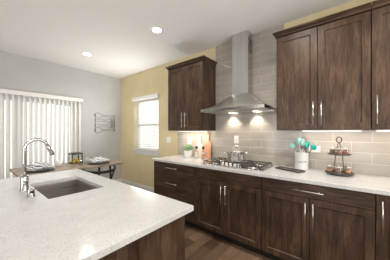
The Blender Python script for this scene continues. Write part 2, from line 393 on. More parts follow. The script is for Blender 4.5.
def upper(label, x0, x1, doors, cl=True, cr=True):
    t = thing('wall_cabinet', label, 'cabinet', ((x0 + x1) / 2, YW, UZ0), group='dark wood wall cabinets')
    obj('carcass', box(NB(), x0, x1, UF + .021, YW - .011, UZ0, UZ1), 'wood_v', t, bev=.001)
    for a, b, hx in doors:
        d = shaker('door', t, a + GAP, b - GAP, UZ0 + .004, UZ1 - .012, UF)
        if hx is not None: bar_pull(d, (hx, UF, 1.42), (hx, UF, 1.665))
    crown(t, x0, x1, UF, UZ1, cl, cr); return t
upper('dark wood wall cabinet left of the range hood, beside the yellow wall', -2.431, -1.664, [(-2.431, -2.0475, -2.082), (-2.0475, -1.664, -2.013)])
upper('dark wood two-door wall cabinet just right of the range hood', -.628, .166, [(-.628, -.231, -.266), (-.231, .166, -.196)], True, False)
upper('dark wood wall cabinet at the right edge, with a handle on its left door', .170, .95, [(.170, .56, .203), (.56, .95, .915)], False, True)
BF = 1.98; BZ1 = .882
def base(label, x0, x1):
    t = thing('base_cabinet', label, 'cabinet', ((x0 + x1) / 2, 2.3, 0), group='dark wood base cabinets')
    obj('carcass', box(NB(), x0, x1, BF + .021, YW - .011, .10, BZ1), 'wood_v', t)
    obj('toe_kick', box(NB(), x0, x1, BF + .08, BF + .095, .001, .10), 'toe', t); return t
b1 = base('dark wood drawer cabinet at the left end of the long counter', -2.469, -1.600)
for z0, z1, hz in ((.728, .878, .808), (.430, .723, .577), (.104, .425, .28)):
    d = slab('drawer', b1, -2.469 + GAP, -1.600 - GAP, z0, z1, BF)
    if hz: bar_pull(d, (-2.16, BF, hz), (-1.925, BF, hz))
def door_pair(t, x0, x1, z0, z1):
    m = (x0 + x1) / 2
    for a, b, hx in ((x0, m, m - .03), (m, x1, m + .03)):
        d = shaker('door', t, a + GAP, b - GAP, z0, z1, BF); bar_pull(d, (hx, BF, z1 - .285), (hx, BF, z1 - .035))
b2 = base('dark wood two-door cabinet under the cooktop with a plain false front', -1.598, -.700)
slab('false_front', b2, -1.598 + GAP, -.700 - GAP, .750, .878, BF); door_pair(b2, -1.598, -.700, .104, .744)
b3 = base('dark wood cabinet with one drawer above two doors, below the utensil crock', -.698, .171)
d = slab('drawer', b3, -.698 + GAP, .171 - GAP, .750, .878, BF); bar_pull(d, (-.40, BF, .812), (-.155, BF, .812)); door_pair(b3, -.698, .171, .104, .744)
b4 = base('dark wood cabinet at the right edge with a full height door', .173, .95)
d = shaker('door', b4, .173 + GAP, .56 - GAP, .104, .878, BF); bar_pull(d, (.207, BF, .59), (.207, BF, .835))
d = shaker('door', b4, .56 + GAP, .95 - GAP, .104, .878, BF); bar_pull(d, (.915, BF, .59), (.915, BF, .835))
CT = .916
tag(obj('countertop', box(NB(), -2.492, .97, 1.957, YW - .0095, BZ1 + .001, CT), 'quartz', origin=(0, 0, 0), bev=.003), 'long white quartz countertop along the tiled kitchen wall', 'countertop')

# island
IX0, IX1, IY0, IY1, IZ = -2.49, -.707, -.22, .865, .914
isl = thing('kitchen_island', 'dark wood kitchen island base below the white worktop with the sink', 'island', (-1.6, .32, 0))
obj('toe_kick', box(NB(), IX0 + .10, IX1 - .10, IY0 + .10, IY1 - .10, .001, .10), 'toe', isl)
bm = NB()                                         # open-topped box, so that the basin hangs inside
box(bm, IX0 + .04, IX1 - .058, IY0 + .05, IY0 + .07, .10, .882); box(bm, IX0 + .04, IX1 - .058, IY1 - .078, IY1 - .058, .10, .882)
box(bm, IX0 + .04, IX0 + .06, IY0 + .07, IY1 - .078, .10, .882); box(bm, IX1 - .078, IX1 - .058, IY0 + .07, IY1 - .078, .10, .882)
box(bm, IX0 + .06, IX1 - .078, IY0 + .07, IY1 - .078, .10, .12); obj('carcass', bm, 'wood_v', isl)
obj('end_panel', box(NB(), IX1 - .057, IX1 - .038, IY0 + .05, IY1 - .037, .002, .882), 'wood_v', isl, bev=.002)
xs = [IX0 + .04 + i * (IX1 - .06 - IX0 - .04) / 3 for i in range(4)]
for i in range(3):
    d = shaker('door', isl, xs[i] + GAP, xs[i + 1] - GAP, .104, .878, -(IY1 - .038)); 
    for v in d.data.vertices: v.co.y = -(v.co.y + isl.location.y) - isl.location.y   # mirror to face the range side
    d.data.flip_normals()
    bar_pull(d, (xs[i + 1] - .035, IY1 - .038, .58), (xs[i + 1] - .035, IY1 - .038, .83), (0, 1, 0))
SX0, SX1, SY0, SY1 = -2.085, -1.505, .353, .713
def slab_with_hole(x0, x1, y0, y1, z0, z1, hx0, hx1, hy0, hy1, r=.018):
    bm = NB(); hole = []
    for cx, cy, a0 in ((hx1 - r, hy1 - r, 0), (hx0 + r, hy1 - r, 90), (hx0 + r, hy0 + r, 180), (hx1 - r, hy0 + r, 270)):
        for k in range(5):
            a = math.radians(a0 + k * 22.5); hole.append((cx + r * math.cos(a), cy + r * math.sin(a)))
    outer = [(x1, y1), (x0, y1), (x0, y0), (x1, y0)]
    lv = []
    for z in (z0, z1):
        O = [bm.verts.new((x, y, z)) for x, y in outer]; H = [bm.verts.new((x, y, z)) for x, y in hole]; lv.append((O, H))
        for c in range(4):
            h = H[c * 5:(c + 1) * 5]
            for k in range(4): bm.faces.new((O[c], h[k], h[k + 1]))
            c2 = (c + 1) % 4; bm.faces.new((O[c], h[4], H[c2 * 5], O[c2]))
    for i in range(4): bm.faces.new((lv[0][0][i], lv[0][0][(i + 1) % 4], lv[1][0][(i + 1) % 4], lv[1][0][i]))
    for i in range(20): bm.faces.new((lv[0][1][i], lv[0][1][(i + 1) % 20], lv[1][1][(i + 1) % 20], lv[1][1][i]))
    return bm
tag(obj('countertop', slab_with_hole(IX0, IX1, IY0, IY1, .8825, IZ, SX0, SX1, SY0, SY1), 'quartz', origin=(-1.6, .32, .8825), bev=.003), 'white speckled quartz worktop of the island with a sink cut-out', 'countertop')
sk = thing('sink', 'dark brushed metal undermount sink set in the island worktop', 'sink', (-1.795, .533, .66))
bm = NB(); r0 = .006
for za, zb, g in ((.660, .668, 0),): box(bm, SX0 - .008, SX1 + .008, SY0 - .008, SY1 + .008, za, zb)
box(bm, SX0 - .012, SX0 - .004, SY0 - .012, SY1 + .012, .668, .8815); box(bm, SX1 + .004, SX1 + .012, SY0 - .012, SY1 + .012, .668, .8815)
box(bm, SX0 - .004, SX1 + .004, SY0 - .012, SY0 - .004, .668, .8815); box(bm, SX0 - .004, SX1 + .004, SY1 + .004, SY1 + .012, .668, .8815)
obj('basin', bm, 'sink', sk)
obj('drain', lathe(NB(), (-1.795, .56, .668), [(0, .001), (.03, .001), (.045, .004), (.05, .0005)]), 'chrome', sk)

# faucet
fx, fy = -1.852, .29
fc = thing('faucet', 'chrome gooseneck pull-down faucet standing behind the island sink', 'faucet', (fx, fy, IZ))
obj('base', lathe(NB(), (fx, fy, IZ), [(0, .0), (.029, .0), (.029, .006), (.025, .010), (.024, .10), (.021, .115), (0, .115)]), 'chrome', fc)
R_ = .070; pts = [(fx, fy, IZ + .11), (fx, fy, 1.12)]
for k in range(0, 15):
    a = PI - k * PI * .90 / 14; pts.append((fx, fy + R_ + R_ * math.cos(a), 1.222 + R_ * math.sin(a)))
obj('neck', tube(NB(), pts, .0115, 16), 'chrome', fc)
e = Vector(pts[-1]); dv = (Vector(pts[-1]) - Vector(pts[-2])).normalized()
obj('spray_head', tube(NB(), [e - dv * .004, e + dv * .02, e + dv * .080, e + dv * .086], [.0125, .015, .016, .0135], 14), 'chrome', fc)
obj('lever', tube(NB(), [(fx + .02, fy, IZ + .065), (fx + .045, fy, IZ + .066), (fx + .05, fy, IZ + .066), (fx + .056, fy - .02, IZ + .12)], [.015, .015, .007, .006], 12), 'chrome', fc)
ag = thing('air_gap_cap', 'short chrome cap on the island worktop, beside the faucet base', 'cap', (-1.652, .292, IZ))
obj('body', lathe(NB(), (-1.652, .292, IZ), [(0, 0), (.024, 0), (.024, .005), (.020, .008), (.020, .052), (.016, .058), (0, .058)]), 'chrome', ag)
obj('dark_mark', lathe(NB(), (-1.632, .292, IZ + .034), [(0, .0015), (.010, .0015), (.010, -.002)], 16, 'x'), 'black', ag)

# ------------------------------------------------------------------ range hood
hd = thing('range_hood', 'stainless steel chimney range hood above the cooktop', 'range hood', (-1.155, YW, 1.62))
HX0, HX1, HY0, HY1 = -1.597, -.713, 2.108, YW - .0095
CX0, CX1, CY0 = -1.285, -1.045, 2.44
bm = NB(); R = []
prof = [(0, 1.662)]
N_ = 12
for k in range(N_ + 1):
    t = k / N_; z = 1.664 + (.225) * (t ** 1.55); prof.append((t, z))
for t, z in prof:
    R.append([bm.verts.new(p) for p in ((HX0 + (CX0 - HX0) * t, HY1, z), (HX0 + (CX0 - HX0) * t, HY0 + (CY0 - HY0) * t, z), (HX1 + (CX1 - HX1) * t, HY0 + (CY0 - HY0) * t, z), (HX1 + (CX1 - HX1) * t, HY1, z))])
for a, b in zip(R, R[1:]):
    for i in range(4): bm.faces.new((a[i], a[(i + 1) % 4], b[(i + 1) % 4], b[i])).smooth = i in (0, 1, 2)
bm.faces.new(R[0]); bm.faces.new(R[-1])
for e_ in bm.edges:
    if any(abs(f.normal.dot(g.normal)) < .8 for f in e_.link_faces for g in e_.link_faces): e_.smooth = False
bm.normal_update()
for e_ in bm.edges:
    if len(e_.link_faces) == 2 and e_.calc_face_angle(0) > .6: e_.smooth = False
obj('canopy', bm, 'steel_h', hd)
bm = NB(); box(bm, HX0 - .002, HX1 + .002, HY0 - .002, HY0 + .012, 1.625, 1.664); box(bm, HX0 - .002, HX0 + .012, HY0 + .012, HY1, 1.625, 1.664)
box(bm, HX1 - .012, HX1 + .002, HY0 + .012, HY1, 1.625, 1.664); box(bm, HX0 + .012, HX1 - .012, HY1 - .012, HY1, 1.625, 1.664); obj('rim', bm, 'steel', hd, bev=.002)
obj('underside', box(NB(), HX0 + .012, HX1 - .012, HY0 + .012, HY1 - .012, 1.636, 1.642), 'steel_h', hd)
for x0, x1 in ((-1.53, -1.165), (-1.145, -.78)):
    bm = NB(); box(bm, x0, x1, HY0 + .05, HY1 - .16, 1.630, 1.636)
    for k in range(9): box(bm, x0 + .02 + k * .037, x0 + .04 + k * .037, HY0 + .065, HY1 - .175, 1.627, 1.630)
    obj('grease_filter', bm, 'nickel', hd)
obj('chimney', box(NB(), CX0, CX1, CY0, HY1, 1.87, ZC - .001), 'steel', hd, bev=.003)
obj('chimney_sleeve', box(NB(), CX0 - .004, CX1 + .004, CY0 - .004, HY1, 1.872, 2.18), 'steel', hd, bev=.003)
bm = NB()
for k in range(5): tube(bm, [(-1.215 + k * .03, HY0 - .002, 1.645), (-1.215 + k * .03, HY0 - .006, 1.645)], .006, 10)
obj('control_buttons', bm, 'black', hd)
for k in range(5): obj('dark_mark', box(NB(), CX1 - .0005, CX1 + .001, CY0 + .03, HY1 - .03, 2.46 + k * .04, 2.475 + k * .04), 'black', hd)  # added black bars that darken the upper right side of the chimney
for x in (-1.34, -.97):
    obj('lamp', lathe(NB(), (x, 2.515, 1.636), [(0, -.004), (.026, -.004), (.033, -.006), (.036, 0)], 20), 'lens', hd)
    l = bpy.data.lights.new('hood_lamp', 'SPOT'); l.energy = 9; l.color = (1, .88, .74); l.spot_size = math.radians(100); l.spot_blend = .7; l.shadow_soft_size = .025
    o = bpy.data.objects.new('hood_lamp', l); o.location = (x, 2.515, 1.622); o.rotation_euler = (math.radians(14), 0, 0); COL.objects.link(o)

# under-cabinet strips
def strip(label, x0, x1, power):
    t = thing('light_strip', label, 'lamp', ((x0 + x1) / 2, 2.45, UZ0), group='under-cabinet light strips')
    obj('housing', box(NB(), x0, x1, 2.42, 2.47, UZ0 - .012, UZ0 - .0005), 'white', t); obj('diffuser', box(NB(), x0 + .01, x1 - .01, 2.425, 2.465, UZ0 - .015, UZ0 - .012), 'strip', t)
    area('strip_glow', ((x0 + x1) / 2, 2.445, UZ0 - .018), (math.radians(12), 0, 0), x1 - x0 - .04, .04, power, (1, .87, .72))
strip('lit strip under the wall cabinet left of the range hood', -2.36, -1.74, 3.8)
strip('lit strip under the wall cabinet just right of the range hood', -.40, .12, 1.3)
strip('lit strip under the wall cabinet at the right edge', .21, .90, 1.4)

# ------------------------------------------------------------------ ceiling lights
def can(x, y, label, power=16):
    t = thing('ceiling_light', label, 'ceiling light', (x, y, ZC), group='recessed ceiling lights')
    obj('trim_ring', lathe(NB(), (x, y, ZC), [(.062, -.003), (.066, -.007), (.085, -.006), (.092, -.0005)], 32), 'white', t)
    obj('lens', lathe(NB(), (x, y, ZC), [(0, -.004), (.062, -.004), (.063, -.0005)], 32), 'lens', t)
    l = bpy.data.lights.new('can_lamp', 'SPOT'); l.energy = power * 1.9; l.color = (1, .945, .86); l.spot_size = math.radians(150); l.spot_blend = .8; l.shadow_soft_size = .06
    o = bpy.data.objects.new('can_lamp', l); o.location = (x, y, ZC - .02); COL.objects.link(o)
can(-2.016, 1.672, 'round lit recessed ceiling light nearer the range hood')
can(-3.609, 1.401, 'round lit recessed ceiling light nearer the vertical blinds')
for x, y, p in ((-.42, 1.62, 34), (.62, 1.62, 30), (-2.0, -.4, 10), (-.42, -.4, 10), (-3.6, -.6, 10), (1.0, -.4, 14)):
    can(x, y, 'round recessed ceiling light out of the photo, behind or above the camera', p)

# ------------------------------------------------------------------ switches and outlets
def plate(name, label, cat, x, z, w_, h_, kind):
    yb = YW - .0095 if kind != 'switch' else YW
    t = thing(name, label, cat, (x, yb, z), group='white wall plates')
    obj('cover_plate', box(NB(), x - w_ / 2, x + w_ / 2, yb - .006, yb, z - h_ / 2, z + h_ / 2), 'plastic', t, bev=.002)
    if kind == 'switch':
        for dx in (-.023, .023): obj('rocker', box(NB(), x + dx - .016, x + dx + .016, yb - .009, yb - .006, z - .033, z + .033), 'white', t, bev=.002)
    else:
        o = obj('socket', box(NB(), x - .017, x + .017, yb - .008, yb - .006, z - .034, z + .034) if h_ > w_ else box(NB(), x - .034, x + .034, yb - .008, yb - .006, z - .017, z + .017), 'white', t, bev=.001)
        for s in (-1, 1):
            cx, cz = (x, z + s * .018) if h_ > w_ else (x + s * .018, z)
            for q in (-.006, .006): obj('slot', box(NB(), cx + q - .001, cx + q + .001, yb - .0086, yb - .008, cz - .004, cz + .004), 'black', o)
plate('light_switch', 'white double light switch on the yellow wall between window and cabinet', 'light switch', -2.79, 1.195, .116, .116, 'switch')
plate('outlet', 'white outlet on the tiles behind the potted herb', 'outlet', -2.225, 1.19, .072, .116, 'outlet')
plate('outlet', 'white outlet on the tiles behind the steel pot', 'outlet', -1.295, 1.235, .072, .116, 'outlet')
plate('outlet', 'white outlet on the tiles behind the teal utensils', 'outlet', -.295, 1.150, .116, .075, 'outlet')

# ------------------------------------------------------------------ cooktop and pot
ck = thing('cooktop', 'stainless five-burner gas cooktop with black grates, set in the counter', 'cooktop', (-1.15, 2.30, CT))
KX0, KX1, KY0, KY1 = -1.545, -.718, 2.045, 2.515
obj('body', box(NB(), KX0, KX1, KY0, KY1, CT + .0005, CT + .012), 'steel', ck, bev=.004)
burn = [(-1.392, 2.17, .034), (-1.392, 2.38, .042), (-1.131, 2.33, .052), (-.870, 2.17, .042), (-.870, 2.38, .034)]
for x, y, r in burn:
    b = obj('burner', lathe(NB(), (x, y, CT + .012), [(r + .012, 0), (r + .010, .006), (r, .012), (0, .012)], 24), 'nickel', ck)
    obj('cap', lathe(NB(), (x, y, CT + .024), [(0, .0), (r - .004, .0), (r - .004, .006), (r - .01, .009), (0, .009)], 24), 'iron', b)
def grate(x0, x1, y0, y1, cs):
    bm = NB(); z0, z1 = CT + .034, CT + .046; t = .0075
    box(bm, x0, x1, y0, y0 + t, z0, z1); box(bm, x0, x1, y1 - t, y1, z0, z1); box(bm, x0, x0 + t, y0 + t, y1 - t, z0, z1); box(bm, x1 - t, x1, y0 + t, y1 - t, z0, z1)
    for x in (x0, x1 - t):
        for y in (y0, y1 - t): box(bm, x, x + t, y, y + t, CT + .012, z0)
    for cx, cy in cs:
        for k in range(4):
            a = k * PI / 2; dx, dy = math.cos(a), math.sin(a)
            lim = min(((x1 - t - cx) if dx > 0 else (x0 + t - cx)) / dx if abs(dx) > .01 else 9, ((y1 - t - cy) if dy > 0 else (y0 + t - cy)) / dy if abs(dy) > .01 else 9, .15)
            tube(bm, [(cx + dx * .022, cy + dy * .022, z1 - .005), (cx + dx * lim, cy + dy * lim, z1 - .005)], .0048, 6)
    if len(cs) == 2: box(bm, x0 + t, x1 - t, (y0 + y1) / 2 - t / 2, (y0 + y1) / 2 + t / 2, z0, z1)
    return obj('grate', bm, 'iron', ck)
grate(-1.522, -1.264, 2.07, 2.48, [(-1.392, 2.17), (-1.392, 2.38)]); grate(-1.260, -1.002, 2.17, 2.48, [(-1.131, 2.33)]); grate(-.998, -.740, 2.07, 2.48, [(-.870, 2.17), (-.870, 2.38)])
for k in range(5):
    x = -1.246 + k * .058; y = 2.108
    obj('knob', lathe(NB(), (x, y, CT + .012), [(.024, 0), (.024, .004), (.019, .006), (.018, .030), (.015, .033), (0, .033)], 20), 'nickel', ck)
px, py, pz = -1.16, 2.325, CT + .0465
pt = thing('pot', 'stainless steel pot with lid on the cooktop middle burner', 'pot', (px, py, pz))
obj('body', lathe(NB(), (px, py, pz), [(0, 0), (.112, 0), (.122, .006), (.124, .02), (.124, .125), (.129, .128), (.129, .132), (.121, .132), (.121, .02), (0, .012)], 40), 'pot', pt)
ld = obj('lid', lathe(NB(), (px, py, pz + .1325), [(.130, 0), (.130, .004), (.11, .010), (.06, .018), (0, .022)], 40), 'pot', pt)
ux, uy = rt.x, rt.y
obj('lid_handle', tube(NB(), [(px + ux * d, py + uy * d, pz + .148 + h) for d, h in ((-.040, -.002), (-.040, .020), (-.032, .040), (-.012, .052), (.012, .052), (.032, .040), (.040, .020), (.040, -.002))], .005, 8), 'pot', ld)
for s in (-1, 1):
    obj('side_handle', tube(NB(), [(px + s * ux * a - uy * b, py + s * uy * a + ux * b, pz + .10 + h) for a, b, h in ((.120, -.036, 0), (.147, -.036, .004), (.158, -.022, .006), (.160, 0, .006), (.158, .022, .006), (.147, .036, .004), (.120, .036, 0))], .0055, 8), 'pot', pt)

# ------------------------------------------------------------------ herb, bottles, boards
hx, hy = -2.125, 2.44
pl = thing('potted_herb', 'small green herb in a white pot at the left end of the counter', 'plant', (hx, hy, CT))
obj('pot', lathe(NB(), (hx, hy, CT), [(0, 0), (.058, 0), (.062, .004), (.074, .108), (.076, .112), (.068, .112), (.064, .095), (0, .093)], 32), 'ceramic', pl)
obj('soil', lathe(NB(), (hx, hy, CT + .094), [(0, .004), (.063, .001)], 24), 'soil', pl)
bm = NB()
for k in range(95):
    a = random.uniform(0, 2 * PI); r = .085 * math.sqrt(random.random()); h = random.uniform(.02, .105) * (1 - .45 * (r / .085) ** 2)
    c = Vector((hx + r * math.cos(a), hy + r * math.sin(a), CT + .105 + h)); L_ = random.uniform(.028, .046); W_ = L_ * .5
    d = Vector((math.cos(a + random.uniform(-.8, .8)), math.sin(a + random.uniform(-.8, .8)), random.uniform(.0, 1.1))).normalized()
    s = d.cross(up).normalized(); n = s.cross(d)
    v = [bm.verts.new(p) for p in (c, c + d * L_ * .4 + s * W_ * .5 + n * .003, c + d * L_, c + d * L_ * .4 - s * W_ * .5 + n * .003, c + d * L_ * .45 - n * .004)]
    for f in ((0, 1, 4), (1, 2, 4), (2, 3, 4), (3, 0, 4)): bm.faces.new([v[i] for i in f])
    if k % 5 == 0: tube(bm, [(hx + (c.x - hx) * .3, hy + (c.y - hy) * .3, CT + .096), c], .0018, 5)
obj('leaves', bm, 'leaf', pl)
def cruet(x, y, label, m):
    t = thing('cruet', label, 'bottle', (x, y, CT), group='glass cruets')
    obj('body', lathe(NB(), (x, y, CT), [(0, 0), (.027, 0), (.030, .005), (.030, .085), (.024, .110), (.014, .128), (.0135, .158), (.016, .160), (0, .160)], 24), 'thinglass', t)
    obj('contents', lathe(NB(), (x, y, CT + .006), [(0, 0), (.025, 0), (.026, .058), (0, .058)], 24), m, t)
    obj('collar', lathe(NB(), (x, y, CT + .085), [(.0312, 0), (.0312, .014), (.026, .026)], 24), 'nickel', t)
    obj('stopper', lathe(NB(), (x, y, CT + .1605), [(0, 0), (.019, 0), (.021, .006), (.021, .034), (.016, .042), (0, .044)], 20), 'black', t)
cruet(-1.92, 2.42, 'small clear glass cruet with black stopper, next to the potted herb', 'ceramic')
cruet(-1.785, 2.42, 'small clear glass cruet with black stopper, in front of the paddle board', 'utensil_wood')
def paddle(x, label, bw, bh, hl, hw, lean, m, name='cutting_board', hole=.012, loop=False, y0=None):
    """paddle board standing on the counter and leaning on the tiles; local z runs up the board, local y into the wall"""
    pr = []; r = bw * .32
    def arc(cx, cz, rr, a0, a1, n=6):
        for k in range(n + 1):
            a = math.radians(a0 + (a1 - a0) * k / n); pr.append((cx + rr * math.cos(a), cz + rr * math.sin(a)))
    arc(bw / 2 - .02, .02, .02, -90, 0); arc(bw / 2 - r, bh - r, r, 0, 60)
    pr.append((hw / 2 + .006, bh + .012)); pr.append((hw / 2, bh + .04)); arc(0, bh + hl - hw * .62, hw * .62, -20, 200, 10); pr.append((-hw / 2, bh + .04)); pr.append((-hw / 2 - .006, bh + .012))
    arc(-bw / 2 + r, bh - r, r, 120, 180); arc(-bw / 2 + .02, .02, .02, 180, 270)
    th = .017
    bm = prism(NB(), pr, 0, th)
    H = bh + hl; yb = YW - .0095
    base_y = yb - th * math.cos(lean) - math.sin(lean) * H - .001
    t = thing(name, label, 'cutting board', (x, base_y, CT + .0005), group='cutting boards')
    t.rotation_euler = (-lean, 0, 0)
    o = obj('body', bm, m, t, bev=.003, local=True)
    hz = bh + hl - hw * .62
    bm = NB(); lathe(bm, (0, 0, hz), [(0, -.0012), (hole, -.0012), (hole, .001)], 18, 'y'); obj('hanging_hole', bm, 'brass_line', t, local=True)
    obj('hanging_cord', tube(NB(), [(math.sin(a) * hole * 1.5 , -.003, hz + .012 + math.cos(a) * .022) for a in [k * 2 * PI / 14 for k in range(14)]], .0022, 6, True), 'bronze' if not loop else 'white', t, local=True)
    return t
paddle(-1.80, 'reddish wooden paddle cutting board leaning on the tiles nearest the cooktop', .145, .285, .145, .04, .12, 'board')
paddle(-1.968, 'paler wooden paddle cutting board leaning on the tiles beside the herb', .15, .25, .13, .038, .12, 'board2', loop=True)

# ------------------------------------------------------------------ tray, crock and utensils
tx, ty, ta = -.505, 2.335, math.radians(-23)
tr = thing('tray', 'long dark rectangular tray lying on the counter before the white crock', 'tray', (tx, ty, CT), ta)
bm = NB(); lx, ly = .15, .064
R = []
for s, z in ((.90, .001), (.98, .006), (1.0, .015), (.96, .015), (.93, .008), (.88, .006)):
    k = lx - (1 - s) * .1; q = ly - (1 - s) * .1
    R.append([bm.verts.new((a, b, z)) for a, b in ((-k, -q), (k, -q), (k, q), (-k, q))])
for a, b in zip(R, R[1:]):
    for i in range(4): bm.faces.new((a[i], a[(i + 1) % 4], b[(i + 1) % 4], b[i]))
bm.faces.new(R[0]); obj('rim', bm, 'slate', tr, local=True)
o = obj('base', box(NB(), -lx + .011, lx - .011, -ly + .011, ly - .011, .0025, .007), 'slate', tr, local=True)
cx, cy, ch, cr = -.412, 2.492, .19, .070
crk = thing('utensil_crock', 'white ceramic crock with dark lettering holding the teal utensils', 'crock', (cx, cy, CT))
obj('body', lathe(NB(), (cx, cy, CT), [(0, 0), (cr - .006, 0), (cr, .006), (cr, ch - .012), (cr + .003, ch - .008), (cr + .003, ch), (cr - .006, ch), (cr - .006, .01), (0, .009)], 40), 'ceramic', crk)
tc = bpy.data.curves.new('lettering', 'FONT'); tc.body = 'utensils'; tc.size = .03; tc.align_x = 'CENTER'; tc.shear = .3
to = bpy.data.objects.new('lettering_source', tc); COL.objects.link(to)
bpy.context.view_layer.update()
me = bpy.data.meshes.new_from_object(to.evaluated_get(bpy.context.evaluated_depsgraph_get())); bpy.data.objects.remove(to)
face_a = math.atan2(-cy, -cx) + .12
bmt = bmesh.new(); bmt.from_mesh(me); bmesh.ops.subdivide_edges(bmt, edges=bmt.edges, cuts=1)
for v in bmt.verts:
    a = face_a + v.co.x / cr; z = v.co.y
    v.co = Vector((cx + (cr + .0008) * math.cos(a), cy + (cr + .0008) * math.sin(a), CT + .085 + z))
o = obj('lettering', bmt, 'brass_line', crk); o['label'] = 'dark cursive lettering'
def utensil(name, label, cat, ang, rad, top, lean, kind, hm, mm):
    """handle stands in the crock, head above the rim"""
    b = Vector((cx + .028 * math.cos(ang + PI) , cy + .028 * math.sin(ang + PI), CT + .014))
    e = Vector((cx + rad * math.cos(ang), cy + rad * math.sin(ang), CT + top))
    d = (e - b).normalized(); t = thing(name, label, cat, b, group='utensils in the crock')
    hl = (e - b).length
    obj('handle', tube(NB(), [b, b + d * hl * .5, e], [.0065, .006, .005], 8), hm, t)
    toc = -fw; s = d.cross(toc).normalized(); n = s.cross(d).normalized()
    bm = NB()
    if kind == 'whisk':
        for k in range(6):
            a = k * PI / 6; q = s * math.cos(a) + n * math.sin(a)
            tube(bm, [e + d * (.10 * math.sin(u * PI) ** .8) * 1 + q * (.030 * -math.cos(u * PI)) * math.sin(u * PI) ** .5 if 0 < u < 1 else e for u in [i / 12 for i in range(13)]], .0014, 5)
    else:
        W_, H_, sh = {'spoon': (.026, .070, .8), 'spatula': (.025, .085, .12), 'turner': (.034, .085, .1), 'ladle': (.036, .062, 1)}[kind]
        n_ = 18; rings = []
        for th_, off in ((-.0035, 0), (.0035, 0)):
            ring = []
            for i in range(n_):
                a = 2 * PI * i / n_; ca, sa = math.cos(a), math.sin(a)
                ex = .55 if sh < .5 else 1
                xx = W_ * math.copysign(abs(ca) ** ex, ca); yy = H_ * .5 * math.copysign(abs(sa) ** ex, sa)
                ring.append(bm.verts.new(e + s * xx + d * (yy + H_ * .46) + n * (th_ + .010 * sh * (xx * xx / W_ / W_ + (yy / H_ * 2) ** 2))))
            ctr = bm.verts.new(e + d * H_ * .46 + n * (th_ - .008 * sh)); rings.append((ring, ctr))
            for i in range(n_): bm.faces.new((ring[i], ring[(i + 1) % n_], ctr)).smooth = True
        for i in range(n_): bm.faces.new((rings[0][0][i], rings[0][0][(i + 1) % n_], rings[1][0][(i + 1) % n_], rings[1][0][i]))
    obj('head', bm, mm, t)
va = math.atan2(rt.y, rt.x)           # picture-right direction
utensil('spoon', 'mint silicone spoon leaning furthest left in the white crock', 'utensil', va + PI - .2, .088, .245, 0, 'spoon', 'nickel', 'mint')
utensil('spatula', 'mint silicone spatula standing tallest at the left of the crock', 'utensil', va + PI + .55, .045, .285, 0, 'spatula', 'nickel', 'mint')
utensil('turner', 'pale mint slotted turner standing at the middle of the crock', 'utensil', va + .95, .035, .275, 0, 'turner', 'nickel', 'mint')
utensil('whisk', 'metal wire whisk standing among the teal utensils', 'utensil', va + PI + 1.3, .030, .250, 0, 'whisk', 'nickel', 'nickel')
utensil('spoon', 'deep teal silicone spoon leaning furthest right in the white crock', 'utensil', va - .25, .105, .235, 0, 'ladle', 'black', 'teal')
utensil('spatula', 'deep teal spatula leaning right, beside the furthest right spoon', 'utensil', va + .35, .070, .245, 0, 'spatula', 'nickel', 'teal')

# ------------------------------------------------------------------ two-tier stand with jars
sx, sy = -.062, 2.425
st = thing('tiered_stand', 'two-tier dark metal stand with a ring handle on the counter', 'stand', (sx, sy, CT))
for k in range(3):
    a = k * 2 * PI / 3 + .4
    obj('foot', lathe(NB(), (sx + .085 * math.cos(a), sy + .085 * math.sin(a), CT), [(0, 0), (.010, 0), (.012, .005), (.008, .0118), (0, .0118)], 12), 'bronze', st)
LT, UT = CT + .012, CT + .200
obj('lower_tray', lathe(NB(), (sx, sy, LT), [(0, 0), (.110, 0), (.121, .004), (.122, .014), (.118, .014), (.112, .007), (0, .007)], 44), 'slate', st)
obj('upper_tray', lathe(NB(), (sx, sy, UT), [(0, 0), (.088, 0), (.099, .004), (.100, .013), (.096, .013), (.090, .006), (0, .006)], 40), 'slate', st)
for s in (-1, 1):
    obj('upright', tube(NB(), [(sx + ux * s * .050, sy + uy * s * .050, LT + .006), (sx + ux * s * .036, sy + uy * s * .036, UT + .001)], .0035, 8), 'bronze', st)
    obj('upright', tube(NB(), [(sx + ux * s * .012, sy + uy * s * .012, UT + .005), (sx + ux * s * .020, sy + uy * s * .020, UT + .07), (sx + ux * s * .004, sy + uy * s * .004, UT + .129)], .0032, 8), 'bronze', st)
rc = (sx, sy, UT + .155)
obj('ring_handle', tube(NB(), [(rc[0] + ux * .028 * math.cos(a), rc[1] + uy * .028 * math.cos(a), rc[2] + .028 * math.sin(a)) for a in [k * 2 * PI / 24 for k in range(24)]], .0048, 8, True), 'bronze', st)
def jar(a, r, z, label, m, grp, top):
    x, y = sx + r * math.cos(a), sy + r * math.sin(a)
    t = thing('treat_jar', label, 'jar', (x, y, z), group=grp); k = .95 if top else 1.05
    obj('glass', lathe(NB(), (x, y, z), [(0, 0), (.027 * k, 0), (.031 * k, .006), (.032 * k, .046 * k), (.028 * k, .054 * k), (.028 * k, .058 * k)], 24), 'thinglass', t)
    bm = NB(); blob(bm, (x, y, z + .020 * k), .026 * k, 1, 1, .68)
    for q in range(7):
        b = q * 2 * PI / 6; rr = .015 * k if q < 6 else 0
        blob(bm, (x + rr * math.cos(b), y + rr * math.sin(b), z + .036 * k + (.005 if q == 6 else 0)), .011 * k, sub=1)
    obj('treat', bm, m, t)
    l = obj('lid', lathe(NB(), (x, y, z + .0585 * k), [(0, 0), (.030 * k, 0), (.031 * k, .003), (.030 * k, .009), (.012, .012), (0, .012)], 24), 'thinglass' if False else 'nickel', t)
    obj('knob', lathe(NB(), (x, y, z + .0585 * k + .0115), [(.006, 0), (.009, .006), (.006, .012), (0, .013)], 12), 'nickel', l)
toc = math.atan2(-sy, -sx)
